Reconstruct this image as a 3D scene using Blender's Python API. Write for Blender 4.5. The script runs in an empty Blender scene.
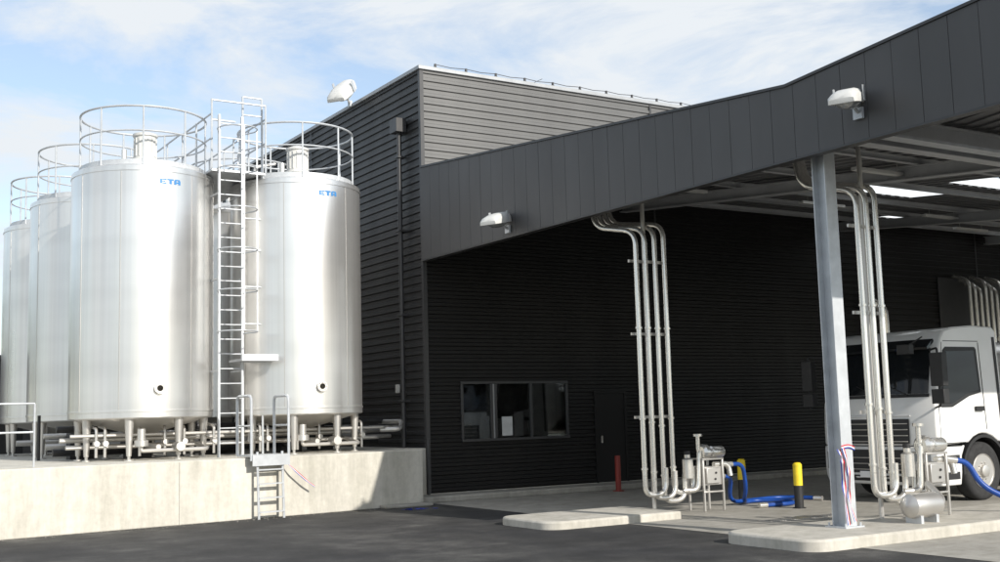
import bpy, bmesh, math, random
from mathutils import Vector, Matrix
random.seed(7)
R = math.radians
scene = bpy.context.scene

# ---------------------------------------------------------------- materials
def new_mat(name):
    m = bpy.data.materials.new(name); m.use_nodes = True
    nt = m.node_tree
    return m, nt, nt.nodes['Principled BSDF']

def setp(b, color=None, rough=None, metal=None, spec=None, coat=None):
    if color is not None: b.inputs['Base Color'].default_value = (*color, 1)
    if rough is not None: b.inputs['Roughness'].default_value = rough
    if metal is not None: b.inputs['Metallic'].default_value = metal
    if spec is not None: b.inputs['Specular IOR Level'].default_value = spec
    if coat is not None: b.inputs['Coat Weight'].default_value = coat

def noise(nt, scale, detail=4, rough=.55, mscale=(1, 1, 1)):
    tc = nt.nodes.new('ShaderNodeTexCoord')
    mp = nt.nodes.new('ShaderNodeMapping'); mp.inputs['Scale'].default_value = mscale
    n = nt.nodes.new('ShaderNodeTexNoise')
    n.inputs['Scale'].default_value = scale; n.inputs['Detail'].default_value = detail
    n.inputs['Roughness'].default_value = rough
    nt.links.new(tc.outputs['Object'], mp.inputs[0]); nt.links.new(mp.outputs[0], n.inputs['Vector'])
    return n.outputs['Fac']

def ramp(nt, fac, stops):
    r = nt.nodes.new('ShaderNodeValToRGB')
    el = r.color_ramp.elements
    while len(el) < len(stops): el.new(.5)
    for e, (p, c) in zip(el, stops):
        e.position = p; e.color = (*c, 1) if len(c) == 3 else c
    nt.links.new(fac, r.inputs[0])
    return r.outputs[0]

def mixc(nt, fac, a, b, mode='MIX'):
    m = nt.nodes.new('ShaderNodeMix'); m.data_type = 'RGBA'; m.blend_type = mode
    if isinstance(fac, (int, float)): m.inputs[0].default_value = fac
    else: nt.links.new(fac, m.inputs[0])
    for s, v in ((6, a), (7, b)):
        if isinstance(v, tuple): m.inputs[s].default_value = (*v, 1)
        else: nt.links.new(v, m.inputs[s])
    return m.outputs[2]

def bump(nt, b, fac, strength, dist=.02):
    n = nt.nodes.new('ShaderNodeBump'); n.inputs['Strength'].default_value = strength
    n.inputs['Distance'].default_value = dist
    nt.links.new(fac, n.inputs['Height']); nt.links.new(n.outputs[0], b.inputs['Normal'])

def varied(name, c, rough=.5, metal=0, var=.25, scale=3, mscale=(1, 1, 1), bmp=0, bscale=40, coat=None, spec=None):
    m, nt, b = new_mat(name)
    setp(b, c, rough, metal, spec, coat)
    f = noise(nt, scale, 6, .6, mscale)
    lo = tuple(x*(1-var) for x in c); hi = tuple(min(1, x*(1+var)) for x in c)
    nt.links.new(ramp(nt, f, [(.3, lo), (.7, hi)]), b.inputs['Base Color'])
    g = noise(nt, scale*2.3, 5, .6, mscale)
    rr = nt.nodes.new('ShaderNodeMapRange'); rr.inputs[3].default_value = max(0.02, rough*.8); rr.inputs[4].default_value = min(1, rough*1.25)
    nt.links.new(g, rr.inputs[0]); nt.links.new(rr.outputs[0], b.inputs['Roughness'])
    if bmp: bump(nt, b, noise(nt, bscale, 3), bmp)
    return m

CLAD = varied('anthracite_cladding', (.03, .03, .031), .45, 0, .15, .8, (1, 1, .2), spec=.4)
CLADLOW = varied('canopy_shade_cladding', (.014, .0135, .0135), .5, 0, .2, .8, (1, 1, .2), spec=.25)  # canopy shade on the lower front wall deepened in the base colour
CLADUP = varied('sunlit_cladding', (.125, .124, .122), .4, .2, .1, .8, (1, 1, .2), spec=.5)  # upper front wall in sun, its brightness put into a lighter base colour
FASC = varied('fascia_panel', (.072, .071, .072), .5, 0, .12, .7, (1, 1, .3))
TRIM = varied('dark_trim', (.045, .045, .047), .4, 0, .1)
CAP = varied('light_cap_metal', (.35, .36, .37), .4, .3, .1)
BLACK = varied('black_plastic', (.02, .02, .021), .5, 0, .2)
RUBBER = varied('tyre_rubber', (.025, .025, .026), .85, 0, .3, 12, bmp=.2)
PAINT = varied('white_truck_paint', (.74, .74, .73), .3, 0, .04, 1.2, coat=.6)
LAMPW = varied('lamp_housing', (.6, .6, .58), .4, 0, .06, 5)
GALV = varied('galvanised_steel', (.55, .57, .59), .42, .35, .12, 5)
BEAM = varied('beam_paint', (.46, .47, .48), .5, .1, .1, 2)
DECK = varied('deck_underside', (.2, .2, .205), .5, .1, .12, 1)
YEL = varied('yellow_paint', (.8, .6, .03), .45, 0, .12, 6)
REDP = varied('red_paint', (.25, .03, .02), .5, 0, .15, 6)
BLUEH = varied('blue_hose_rubber', (.008, .06, .3), .4, 0, .2, 6)
BLUE = varied('ribbon_blue', (.02, .04, .3), .5)
WHITE = varied('ribbon_white', (.8, .8, .8), .5, var=.05)
RED = varied('ribbon_red', (.6, .02, .04), .5)
SIGNB = varied('label_blue', (.05, .22, .5), .4, var=.05)
BARK = varied('bark', (.09, .06, .04), .9, bmp=.5)

def steel(name, c, rough, var=.12, wav=.03, ms=(1.5, 1.5, .25), metal=1.0, brush=0):
    m, nt, b = new_mat(name)
    setp(b, c, rough, metal)
    f = noise(nt, 1.0, 2, .5, ms)
    lo = tuple(x*(1-var) for x in c); hi = tuple(min(1, x*(1+var*.5)) for x in c)
    col = ramp(nt, f, [(.3, lo), (.65, hi)])
    if brush:
        st = noise(nt, 2.2, 3, .6, (5, 5, .06))
        col = mixc(nt, 1.0, col, ramp(nt, st, [(.35, (1-brush,)*3), (.6, (1, 1, 1))]), 'MULTIPLY')
        hz = noise(nt, 1.0, 2, .5, (.15, .15, 1.4))
        col = mixc(nt, 1, col, ramp(nt, hz, [(.38, (1-brush,)*3), (.58, (1, 1, 1))]), 'MULTIPLY')
    nt.links.new(col, b.inputs['Base Color'])
    g = noise(nt, 1.2, 2, .5, ms)
    rr = nt.nodes.new('ShaderNodeMapRange'); rr.inputs[3].default_value = rough*.85; rr.inputs[4].default_value = rough*1.2
    nt.links.new(g, rr.inputs[0]); nt.links.new(rr.outputs[0], b.inputs['Roughness'])
    if wav: bump(nt, b, noise(nt, 1.0, 1, .4, (1, 1, .4)), wav, .3)
    return m
SHELL = steel('brushed_stainless', (.88, .87, .85), .29, .05, .05, metal=.84, brush=.07)
PIPE = steel('stainless_pipe', (.8, .78, .74), .25, .04, 0, metal=.8)
DULL = steel('dull_stainless', (.62, .6, .57), .4, .1, 0, metal=.8)

def concrete(name, c, stain=.3, bm_=.25):
    m, nt, b = new_mat(name); setp(b, c, .85)
    big = noise(nt, .5, 6, .65); fine = noise(nt, 9, 8, .7)
    drip = noise(nt, 1.2, 6, .7, (2.6, 2.6, .35))
    base = ramp(nt, big, [(.3, tuple(x*(1-stain*.5) for x in c)), (.7, tuple(min(1, x*1.08) for x in c))])
    d = ramp(nt, drip, [(.35, (1-stain, 1-stain, 1-stain*1.1)), (.6, (1, 1, 1))])
    x = mixc(nt, .8, base, d, 'MULTIPLY')
    s = ramp(nt, fine, [(.3, (.8, .8, .8)), (.6, (1, 1, 1))])
    x = mixc(nt, .7, x, s, 'MULTIPLY')
    nt.links.new(x, b.inputs['Base Color'])
    bump(nt, b, fine, bm_, .01)
    return m
CONC = concrete('cast_concrete', (.64, .61, .54), .28)
APRON = concrete('apron_concrete', (.4, .38, .34), .3)
ISLE = concrete('island_concrete', (.56, .53, .47), .3)

def asphalt():
    m, nt, b = new_mat('asphalt'); setp(b, (.05, .05, .05), .85)
    big = noise(nt, .3, 6, .65); mid = noise(nt, 1.4, 8, .7, (1, 1, 1)); fine = noise(nt, 55, 3, .7)
    a = ramp(nt, big, [(.38, (.026, .026, .028)), (.5, (.045, .044, .043)), (.64, (.12, .116, .108))])
    d = ramp(nt, mid, [(.38, (.55, .55, .55)), (.55, (1, 1, 1)), (.72, (1.9, 1.88, 1.8))])
    x = mixc(nt, .95, a, d, 'MULTIPLY')
    f = ramp(nt, fine, [(.35, (.5, .5, .5)), (.55, (1, 1, 1)), (.75, (2.0, 2.0, 2.0))])
    x = mixc(nt, .9, x, f, 'MULTIPLY')
    tc = nt.nodes.new('ShaderNodeTexCoord')
    ln = nt.nodes.new('ShaderNodeVectorMath'); ln.operation = 'LENGTH'
    nt.links.new(tc.outputs['Object'], ln.inputs[0])
    mr = nt.nodes.new('ShaderNodeMapRange'); mr.inputs[1].default_value = 70; mr.inputs[2].default_value = 80
    nt.links.new(ln.outputs['Value'], mr.inputs[0])
    gr = ramp(nt, mid, [(.3, (.05, .08, .025)), (.7, (.1, .12, .045))])
    x = mixc(nt, mr.outputs[0], x, gr)
    nt.links.new(x, b.inputs['Base Color'])
    bump(nt, b, fine, .5, .01)
    return m
ASPH = asphalt()

def glassmat(name, t=.5):
    m = bpy.data.materials.new(name); m.use_nodes = True; nt = m.node_tree
    nt.nodes.clear()
    o = nt.nodes.new('ShaderNodeOutputMaterial'); g = nt.nodes.new('ShaderNodeBsdfGlossy'); g.inputs['Roughness'].default_value = .02
    g.inputs['Color'].default_value = (.9, .95, .95, 1)
    tr = nt.nodes.new('ShaderNodeBsdfTransparent'); tr.inputs['Color'].default_value = (t, t, t*1.02, 1)
    fr = nt.nodes.new('ShaderNodeFresnel'); fr.inputs[0].default_value = 1.75
    mx = nt.nodes.new('ShaderNodeMixShader')
    nt.links.new(fr.outputs[0], mx.inputs[0]); nt.links.new(tr.outputs[0], mx.inputs[1]); nt.links.new(g.outputs[0], mx.inputs[2])
    nt.links.new(mx.outputs[0], o.inputs[0])
    return m
GLASS = glassmat('window_glass', t=.6)
m, nt, b = new_mat('tinted_truck_glass'); setp(b, (.012, .014, .016), .04, 0, .4); TGLASS = m
m, nt, b = new_mat('lens_glass'); setp(b, (.35, .37, .38), .12, .3, .6, 1); LENS = m
m = bpy.data.materials.new('skylight_grp'); m.use_nodes = True; nt = m.node_tree; nt.nodes.clear()
o = nt.nodes.new('ShaderNodeOutputMaterial'); tl = nt.nodes.new('ShaderNodeBsdfTranslucent'); tl.inputs[0].default_value = (.85, .88, .88, 1)
nt.links.new(tl.outputs[0], o.inputs[0]); SKYL = m

# ---------------------------------------------------------------- mesh helpers
def empty(name, loc=(0, 0, 0)):
    e = bpy.data.objects.new(name, None); e.empty_display_size = .2; e.location = loc
    scene.collection.objects.link(e); return e

def fin(bm, name, mat, parent=None, smooth=True, bevel=0, ang=35):
    me = bpy.data.meshes.new(name)
    bmesh.ops.recalc_face_normals(bm, faces=bm.faces[:])
    bm.to_mesh(me); bm.free()
    me.materials.append(mat)
    if smooth:
        me.polygons.foreach_set('use_smooth', [True]*len(me.polygons))
        me.set_sharp_from_angle(angle=R(ang))
    ob = bpy.data.objects.new(name, me); scene.collection.objects.link(ob)
    if parent:
        ob.parent = parent; ob.location = -parent.location
    if bevel:
        md = ob.modifiers.new('bevel', 'BEVEL'); md.width = bevel; md.segments = 2; md.limit_method = 'ANGLE'; md.angle_limit = R(40)
    return ob

def BM(): return bmesh.new()

def box(bm, x0, x1, y0, y1, z0, z1, M=None):
    vs = []
    for x in (x0, x1):
        for y in (y0, y1):
            for z in (z0, z1):
                v = Vector((x, y, z))
                vs.append(bm.verts.new(M @ v if M else v))
    for f in ((0, 1, 3, 2), (4, 6, 7, 5), (0, 4, 5, 1), (2, 3, 7, 6), (0, 2, 6, 4), (1, 5, 7, 3)):
        bm.faces.new([vs[i] for i in f])

def fillet(pts, r, n=6):
    pts = [Vector(p) for p in pts]
    if r <= 0 or len(pts) < 3: return pts
    out = [pts[0]]
    for i in range(1, len(pts)-1):
        a, p, c = pts[i-1], pts[i], pts[i+1]
        d1 = (a-p); d2 = (c-p); rr = min(r, d1.length*.48, d2.length*.48)
        s = p + d1.normalized()*rr; e = p + d2.normalized()*rr
        for k in range(n+1):
            t = k/n
            out.append(s*(1-t)**2 + p*2*t*(1-t) + e*t*t)
    out.append(pts[-1]); return out

def tube(bm, pts, r, seg=10, fil=0, closed=False, caps=True):
    P = fillet(pts, fil) if not closed else [Vector(p) for p in pts]
    n = len(P); rings = []; up = None
    for i, p in enumerate(P):
        if closed: t = (P[(i+1) % n]-P[i-1]).normalized()
        else: t = (P[min(i+1, n-1)]-P[max(i-1, 0)]).normalized()
        if up is None:
            up = Vector((0, 0, 1)) if abs(t.z) < .9 else Vector((1, 0, 0))
        u = (up - t*up.dot(t)); u = u.normalized() if u.length > 1e-6 else t.orthogonal().normalized()
        up = u; w = t.cross(u)
        rad = r[i] if isinstance(r, (list, tuple)) else r
        rings.append([bm.verts.new(p + (u*math.cos(2*math.pi*k/seg)+w*math.sin(2*math.pi*k/seg))*rad) for k in range(seg)])
    m = n if closed else n-1
    for i in range(m):
        A, B_ = rings[i], rings[(i+1) % n]
        for k in range(seg):
            bm.faces.new((A[k], A[(k+1) % seg], B_[(k+1) % seg], B_[k]))
    if caps and not closed:
        bm.faces.new(rings[0][::-1]); bm.faces.new(rings[-1])

def cyl(bm, p0, p1, r0, r1=None, seg=16):
    tube(bm, [p0, p1], [r0, r0 if r1 is None else r1], seg)

def lathe(bm, prof, c, seg=64, axis='z'):
    rings = []
    for r, h in prof:
        ring = []
        for k in range(seg):
            a = 2*math.pi*k/seg
            if axis == 'z': v = (c[0]+r*math.cos(a), c[1]+r*math.sin(a), c[2]+h)
            elif axis == 'y': v = (c[0]+r*math.cos(a), c[1]+h, c[2]+r*math.sin(a))
            else: v = (c[0]+h, c[1]+r*math.cos(a), c[2]+r*math.sin(a))
            ring.append(bm.verts.new(v))
        rings.append(ring)
    for A, B_ in zip(rings, rings[1:]):
        for k in range(seg): bm.faces.new((A[k], A[(k+1) % seg], B_[(k+1) % seg], B_[k]))
    for ring, (r, h) in ((rings[0], prof[0]), (rings[-1], prof[-1])):
        if r > 1e-4: bm.faces.new(ring)

def circle(cx, cy, z, r, n=48, a0=0, a1=360):
    full = abs(a1-a0) >= 360
    m = n if full else n+1
    return [(cx+r*math.cos(R(a0+(a1-a0)*k/n)), cy+r*math.sin(R(a0+(a1-a0)*k/n)), z) for k in range(m)]

# ---------------------------------------------------------------- ground
bm = BM()
S = 1500
vs = [bm.verts.new((x, y, 0)) for x, y in ((-S, -S), (S, -S), (S, S), (-S, S))]; bm.faces.new(vs)
fin(bm, 'ground', ASPH, smooth=False)
bm = BM()
vs = [bm.verts.new((x, y, .004)) for x, y in ((-.35, -16), (30, -16), (30, -.7), (-.35, -.7))]; bm.faces.new(vs)
fin(bm, 'concrete_pavement', APRON, smooth=False)

# ---------------------------------------------------------------- main building
bld = empty('dairy_building', (0, 0, 0))
H = 9.0; PER = .165; DEP = .032
def ribbed(bm, axis, s0, s1, z0, z1, off, sgn):
    base = []
    k = int(math.floor(z0/PER))-1
    while k*PER < z1+PER:
        z = k*PER
        base += [(z, 0), (z+.06, 0), (z+.078, -DEP), (z+PER-.018, -DEP)]
        k += 1
    def dep(z):
        for (a, da), (b_, db) in zip(base, base[1:]):
            if a <= z <= b_: return da+(db-da)*(z-a)/(b_-a+1e-9)
        return 0
    prof = [(z0, dep(z0))]+[(z, d) for z, d in base if z0+1e-4 < z < z1-1e-4]+[(z1, dep(z1))]
    cols = []
    for (z, d) in prof:
        dd = off + sgn*d
        if axis == 'x': cols.append((bm.verts.new((s0, dd, z)), bm.verts.new((s1, dd, z))))
        else: cols.append((bm.verts.new((dd, s0, z)), bm.verts.new((dd, s1, z))))
    for A, B_ in zip(cols, cols[1:]): bm.faces.new((A[0], A[1], B_[1], B_[0]))
wx0, wx1, wz0, wz1 = .82, 3.54, 1.14, 2.39
dx0, dx1, dz1 = 4.25, 5.15, 2.15
ZS = 6.78
bm = BM()
L = 32
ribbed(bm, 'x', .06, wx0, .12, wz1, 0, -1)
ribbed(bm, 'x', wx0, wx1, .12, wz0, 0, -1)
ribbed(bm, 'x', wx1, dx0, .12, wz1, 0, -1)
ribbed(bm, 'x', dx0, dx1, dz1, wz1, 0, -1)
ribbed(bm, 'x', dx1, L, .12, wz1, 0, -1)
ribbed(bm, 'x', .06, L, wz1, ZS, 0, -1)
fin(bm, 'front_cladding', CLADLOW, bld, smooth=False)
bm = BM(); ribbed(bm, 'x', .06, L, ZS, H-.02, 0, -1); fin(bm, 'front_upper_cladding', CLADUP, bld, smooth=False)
bm = BM(); ribbed(bm, 'y', .06, 16, .12, H-.02, 0, -1); fin(bm, 'side_cladding', CLAD, bld, smooth=False)
bm = BM()
for x in (6.2, 12.2, 18.2, 24.2): box(bm, x, x+.05, -.012, -.002, .12, H-.05)
box(bm, -.004, .0, 5.9, 5.95, .12, H-.05); box(bm, -.004, .0, 11.0, 11.05, .12, H-.05)
fin(bm, 'sheet_joints', TRIM, bld)
bm = BM()
box(bm, .07, L, .55, 16, .0, H-.1); box(bm, .07, wx0-.05, .06, .55, 0, H-.1); box(bm, wx1+.05, L, .06, .55, 0, H-.1)
box(bm, wx0-.05, wx1+.05, .06, .55, 0, wz0-.03); box(bm, wx0-.05, wx1+.05, .06, .55, wz1+.03, H-.1)
fin(bm, 'wall_core', BLACK, bld, smooth=False)
bm = BM()
box(bm, -.012, .075, -.012, .075, .1, H)
fin(bm, 'corner_flashing', TRIM, bld)
bm = BM()
box(bm, -.05, L, -.05, .12, H-.03, H+.05); box(bm, -.05, .12, .122, 16, H-.03, H+.05)
fin(bm, 'parapet_cap', CAP, bld, bevel=.006)
bm = BM(); box(bm, .0, L, -.02, .05, 0, .13); box(bm, -.02, .05, .051, 16, 0, .13); fin(bm, 'plinth', CONC, bld)
bm = BM(); f = .055
box(bm, wx0, wx1, -.02, .06, wz1-f, wz1); box(bm, wx0, wx1, -.05, .06, wz0, wz0+f)
for x in (wx0, wx0+.72, wx0+.82, wx0+1.72, wx1-f): box(bm, x, x+f, -.018, .058, wz0+f, wz1-f)
fin(bm, 'window_frame', TRIM, bld, bevel=.005)
bm = BM()
box(bm, wx0+.775, wx0+.82, .0, .05, wz0+f, wz1-f)
fin(bm, 'window_mullion', CAP, bld)
bm = BM(); box(bm, wx0+f, wx1-f, .02, .026, wz0+f, wz1-f); fin(bm, 'window_glass', GLASS, bld, smooth=False)
m_int = varied('office_interior', (.2, .2, .19), .8, var=.7, scale=2.5)
bm = BM()
box(bm, wx0, wx1, .5, .53, wz0, wz1)
box(bm, wx0+.3, wx0+.7, .40, .49, wz0, wz0+.75)
box(bm, wx0+1.9, wx0+2.5, .40, .49, wz0, wz0+.55)
fin(bm, 'office_back', m_int, bld)
bm = BM()
box(bm, wx0+1.0, wx0+1.26, .010, .014, wz0+.1, wz0+.5); box(bm, wx0+1.32, wx0+1.55, .03, .034, wz0+.08, wz0+.6)
fin(bm, 'paper_notices', varied('paper', (.55, .56, .56), .7, var=.12, scale=6), bld)
bm = BM(); box(bm, dx0, dx0+.06, -.02, .05, .1, dz1); box(bm, dx1-.06, dx1, -.02, .05, .1, dz1); box(bm, dx0+.06, dx1-.06, -.02, .05, dz1-.06, dz1)
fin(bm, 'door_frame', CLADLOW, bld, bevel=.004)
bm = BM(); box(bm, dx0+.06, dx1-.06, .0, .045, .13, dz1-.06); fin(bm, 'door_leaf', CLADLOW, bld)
bm = BM(); box(bm, dx0+.12, dx0+.16, -.07, -.05, 1.0, 1.16); cyl(bm, (dx0+.14, -.06, 1.08), (dx0+.14, 0, 1.08), .012); fin(bm, 'door_handle', PIPE, bld)
bm = BM(); box(bm, 16.4, 19.8, -.03, -.005, .12, 5.2); fin(bm, 'roller_door', TRIM, bld)
bm = BM()
tube(bm, [(-.12, .78, 1.06), (-.12, .78, 7.75)], .05, 12)
box(bm, -.26, -.02, .62, .94, 7.75, 8.05)
for z in (2, 3.8, 5.6, 7.2): box(bm, -.19, .0, .7, .86, z, z+.04)
fin(bm, 'rainwater_pipe', TRIM, bld, bevel=.004)
bm = BM(); box(bm, -.06, -.002, 1.15, 1.27, 2.2, 2.38); fin(bm, 'wall_lamp', LAMPW, bld, bevel=.01)
bm = BM(); tube(bm, [(-.055, -.15, .02), (-.055, -.15, 1.25)], .03, 10); fin(bm, 'corner_conduit', TRIM, bld)
bm = BM(); pts = []
x = .4
while x < 16:
    box(bm, x-.02, x+.02, .02, .06, H+.05, H+.15); box(bm, x-.07, x+.03, .0, .08, H+.05, H+.07)
    pts.append((x, .04, H+.14)); pts.append((x+.38, .04, H+.115)); x += .76
tube(bm, pts, .008, 6)
cyl(bm, (4.1, 2.0, H), (4.1, 2.0, H+.75), .012, .006, 6); cyl(bm, (4.1, 2, H+.7), (4.5, 2, H+.9), .007, .007, 5)
fin(bm, 'roof_lifeline', TRIM, bld)
bm = BM()
lathe(bm, [(.9, 0), (.88, .3), (.7, .55), (.4, .7), (0.001, .75)], (9.5, 1.6, H), 24)
fin(bm, 'roof_dome', LAMPW, bld)
bm = BM()
for k in range(8):
    x = 17.0+k*.24; h_ = 5.1-.1*(k % 3)
    tube(bm, [(x, -.6, .3), (x, -.6, h_), (x, -.1, h_+.15)], .055, 10, .25)
box(bm, 16.7, 18.9, -.55, -.02, 3.4, 3.5)
cyl(bm, (13.6, -.35, 2.6), (13.6, -.35, 3.9), .16); tube(bm, [(13.6, -.35, 3.8), (13.6, -.35, 4.2), (13.1, -.35, 4.4)], .16, 14, .2)
fin(bm, 'process_pipes', PIPE, bld)

def floodlight(name, base, yaw, pitch, arm, s=1.0):
    e = empty(name, base)
    b0 = Vector(base); c = b0+Vector(arm)
    bm = BM(); tube(bm, [b0, c], .02*s, 8); box(bm, b0.x-.03, b0.x+.01, b0.y-.07, b0.y+.07, b0.z-.07, b0.z+.07)
    M = Matrix.Translation(c) @ Matrix.Rotation(R(yaw), 4, 'Z') @ Matrix.Rotation(R(pitch), 4, 'Y')
    for sy in (-1, 1): box(bm, -.06*s, .0, sy*.17*s-.005, sy*.17*s+.005, -.03*s, .15*s, M)
    fin(bm, 'bracket', GALV, e)
    bm = BM()
    prof = [(-.34, .03, .04), (-.30, .07, .09), (-.2, .12, .13), (-.05, .15, .135), (.15, .165, .12), (.28, .165, .08), (.33, .15, .02)]
    rings = []
    for (x, hw, top) in prof:
        ring = []
        for (y, z) in ((-hw, -.04), (-hw*.97, top*.45), (-hw*.75, top*.85), (-hw*.4, top), (hw*.4, top), (hw*.75, top*.85), (hw*.97, top*.45), (hw, -.04)):
            ring.append(bm.verts.new(M @ Vector((x*s, y*s, z*s))))
        rings.append(ring)
    for A, B_ in zip(rings, rings[1:]):
        for k in range(8): bm.faces.new((A[k], A[(k+1) % 8], B_[(k+1) % 8], B_[k]))
    bm.faces.new(rings[0]); bm.faces.new(rings[-1])
    fin(bm, 'housing', LAMPW, e, bevel=.006*s, ang=50)
    bm = BM(); lathe(bm, [(.001, -.11*s), (.09*s, -.1*s), (.135*s, -.06*s), (.15*s, -.035*s)], (0, 0, 0), 20)
    for v in bm.verts: v.co = M @ Vector((v.co.x*1.5+.03*s, v.co.y, v.co.z))
    fin(bm, 'lens', LENS, e)
    return e
floodlight('floodlight', (-.05, 3.4, H+.05), 215, 35, (-.15, 0, .28), 1.5)

# ---------------------------------------------------------------- canopy
can = empty('loading_canopy', (0, 0, 0))
BV = -10.3; BF = -14.2; AX = 28
def ztop(b):
    return 6.84 + (b/10.3)*.97 if b > BV else 5.87 + (BV-b)*.075
bm = BM()
PW = .40
b = -.02
g = .005
def quadbox(bm, b0, b1, x0, x1):
    vs = [bm.verts.new(v) for v in ((x0, b0, 4.9), (x0, b1, 4.9), (x0, b1, ztop(b1)), (x0, b0, ztop(b0)),
                                    (x1, b0, 4.9), (x1, b1, 4.9), (x1, b1, ztop(b1)), (x1, b0, ztop(b0)))]
    for f_ in ((0, 1, 2, 3), (4, 5, 6, 7), (0, 1, 5, 4), (1, 2, 6, 5), (2, 3, 7, 6), (3, 0, 4, 7)): bm.faces.new([vs[i] for i in f_])
rp_ = random.Random(5)
while b > BF:
    b2 = max(b-PW, BF)
    quadbox(bm, b-g*.5, b2+g*.5, -.04-rp_.uniform(0, .002), .0)
    b = b2
quadbox(bm, -.02, BV, .001, .06); quadbox(bm, BV, BF, .001, .06)
fin(bm, 'side_fascia', FASC, can, smooth=False, bevel=.003)
bm = BM()
def slopedbox(bm, x0, x1, b0, b1, zo0, zo1):
    vs = []
    for x in (x0, x1):
        for bb in (b0, b1):
            for zo in (zo0, zo1): vs.append(bm.verts.new((x, bb, ztop(bb)+zo)))
    for f_ in ((0, 1, 3, 2), (4, 6, 7, 5), (0, 4, 5, 1), (2, 3, 7, 6), (0, 2, 6, 4), (1, 5, 7, 3)): bm.faces.new([vs[i] for i in f_])
for (b0, b1) in ((-.02, BV), (BV, BF)): slopedbox(bm, -.06, .1, b0, b1, .002, .04)
box(bm, -.055, .08, BF, -.02, 4.87, 4.898)
fin(bm, 'fascia_trims', TRIM, can, smooth=False)
bm = BM()
x = .0
while x < AX:
    box(bm, x+.005, min(x+PW, AX)-.005, BF-.045, BF-.005, 4.9, ztop(BF)); x += PW
box(bm, -.04, AX, BF-.003, BF+.04, 4.9, ztop(BF)); box(bm, AX, AX+.05, BF, 0, 4.9, 6.0)
fin(bm, 'front_fascia', FASC, can, smooth=False)
rows = [(-.0, -1.0, []), (-1.0, -1.9, [(12.8, 15.0), (18, 20.2)]), (-1.9, -4.35, []), (-4.35, -5.4, [(7.2, 10.0), (13.5, 16)]),
        (-5.4, -6.5, []), (-6.5, -7.6, [(8.2, 11.2), (15, 17.5)]), (-7.6, BV, []), (BV, -12, []), (-12, -13, [(4.5, 7), (11, 13.5)]), (-13, BF, [])]
bm = BM(); bs = BM()
def decks(bm, x0, x1, b0, b1, top):
    if top:
        slopedbox(bm, x0, x1, b0, b1, -.20, -.12); return
    vs = [bm.verts.new(v) for v in ((x0, b0, ztop(b0)-.2), (x1, b0, ztop(b0)-.2), (x1, b1, ztop(b1)-.2), (x0, b1, ztop(b1)-.2))]; bm.faces.new(vs)
for b0, b1, gaps in rows:
    x = .07
    for g0, g1 in gaps:
        decks(bm, x, g0, b0, b1, True); decks(bs, g0, g1, b0, b1, False); x = g1
    decks(bm, x, AX, b0, b1, True)
for b0, b1, gaps in rows:
    x = .3
    while x < AX:
        if not any(g0-.05 < x < g1+.05 for g0, g1 in gaps): slopedbox(bm, x, x+.12, b0, b1, -.23, -.2005)
        x += .3
fin(bm, 'roof_deck', DECK, can, smooth=False); fin(bs, 'skylights', SKYL, can, smooth=False)
bm = BM()
def ibeam_a(bm, b, x0, x1, zt, h=.2, w=.1):
    box(bm, x0, x1, b-w/2, b+w/2, zt-.012, zt); box(bm, x0, x1, b-w/2, b+w/2, zt-h, zt-h+.012); box(bm, x0, x1, b-.005, b+.005, zt-h+.0125, zt-.0125)
for b in (-.6, -2.3, -3.9, -6.0, -8.3, -12.0-.4, -13.9): ibeam_a(bm, b, .08, AX-.1, ztop(b)-.235, .11, .09)
ibeam_a(bm, -10.5, .08, AX-.1, 5.6, .42, .2)
def slopebeam(x):
    for (b0, b1) in ((-.1, BV+.1), (BV-.35, BF+.1)):
        slopedbox(bm, x-.1, x+.1, b0, b1, -.365, -.35); slopedbox(bm, x-.1, x+.1, b0, b1, -.58, -.56); slopedbox(bm, x-.006, x+.006, b0, b1, -.5595, -.3655)
for x in (5.2, 12.4, 18.6, 24.8): slopebeam(x)
fin(bm, 'roof_beams', BEAM, can, smooth=False)
bm = BM()
box(bm, .09, .16, BF+.1, -.2, 4.93, 5.0)
b = -1.0
while b > BF: box(bm, .065, .13, b-.03, b+.03, 5.0, ztop(b)-.25); b -= 1.5
fin(bm, 'fascia_frame', BEAM, can, smooth=False)
bm = BM()
for (x, b) in ((3.2, -3.7), (7.2, -3.7), (11.2, -3.7), (15.2, -3.7), (4.0, -7.9), (8.2, -9.2), (12.3, -7.9), (16, -7.9), (14.5, -2.1)):
    z = ztop(b)-.5; box(bm, x, x+1.3, b-.06, b+.06, z, z+.06)
    for dx in (.2, 1.1): box(bm, x+dx, x+dx+.01, b-.005, b+.005, z+.06, z+.27)
fin(bm, 'strip_lamps', LAMPW, can, bevel=.01)
bm = BM(); box(bm, .3, AX-1, -10.95, -10.75, 5.2, 5.24); fin(bm, 'cable_tray', GALV, can)
def post(x, b):
    e = empty('steel_column', (x, b, .14)); bm = BM(); z0 = .16; z1 = 5.18; w = .1; d = .11
    box(bm, x-w, x+w, b-d, b-d+.014, z0, z1); box(bm, x-w, x+w, b+d-.014, b+d, z0, z1); box(bm, x-.005, x+.005, b-d+.0145, b+d-.0145, z0, z1)
    fin(bm, 'section', GALV, e, smooth=False)
    bm = BM(); box(bm, x-.17, x+.17, b-.17, b+.17, .138, .16)
    for sx in (-1, 1):
        for sy in (-1, 1): cyl(bm, (x+sx*.135, b+sy*.135, .15), (x+sx*.135, b+sy*.135, .2), .014, seg=6)
    fin(bm, 'base_plate', GALV, e, smooth=False)
    return e
PX = .33
p1 = post(PX, -10.53); post(12.4, -10.5); post(24.8, -10.5)
floodlight('floodlight', (-.06, -3.4, 5.02), 205, 12, (-.28, -.12, .12), 1.1)
floodlight('floodlight', (-.06, -11.5, 5.22), 205, 12, (-.26, -.08, .12), 1.05)

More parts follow.
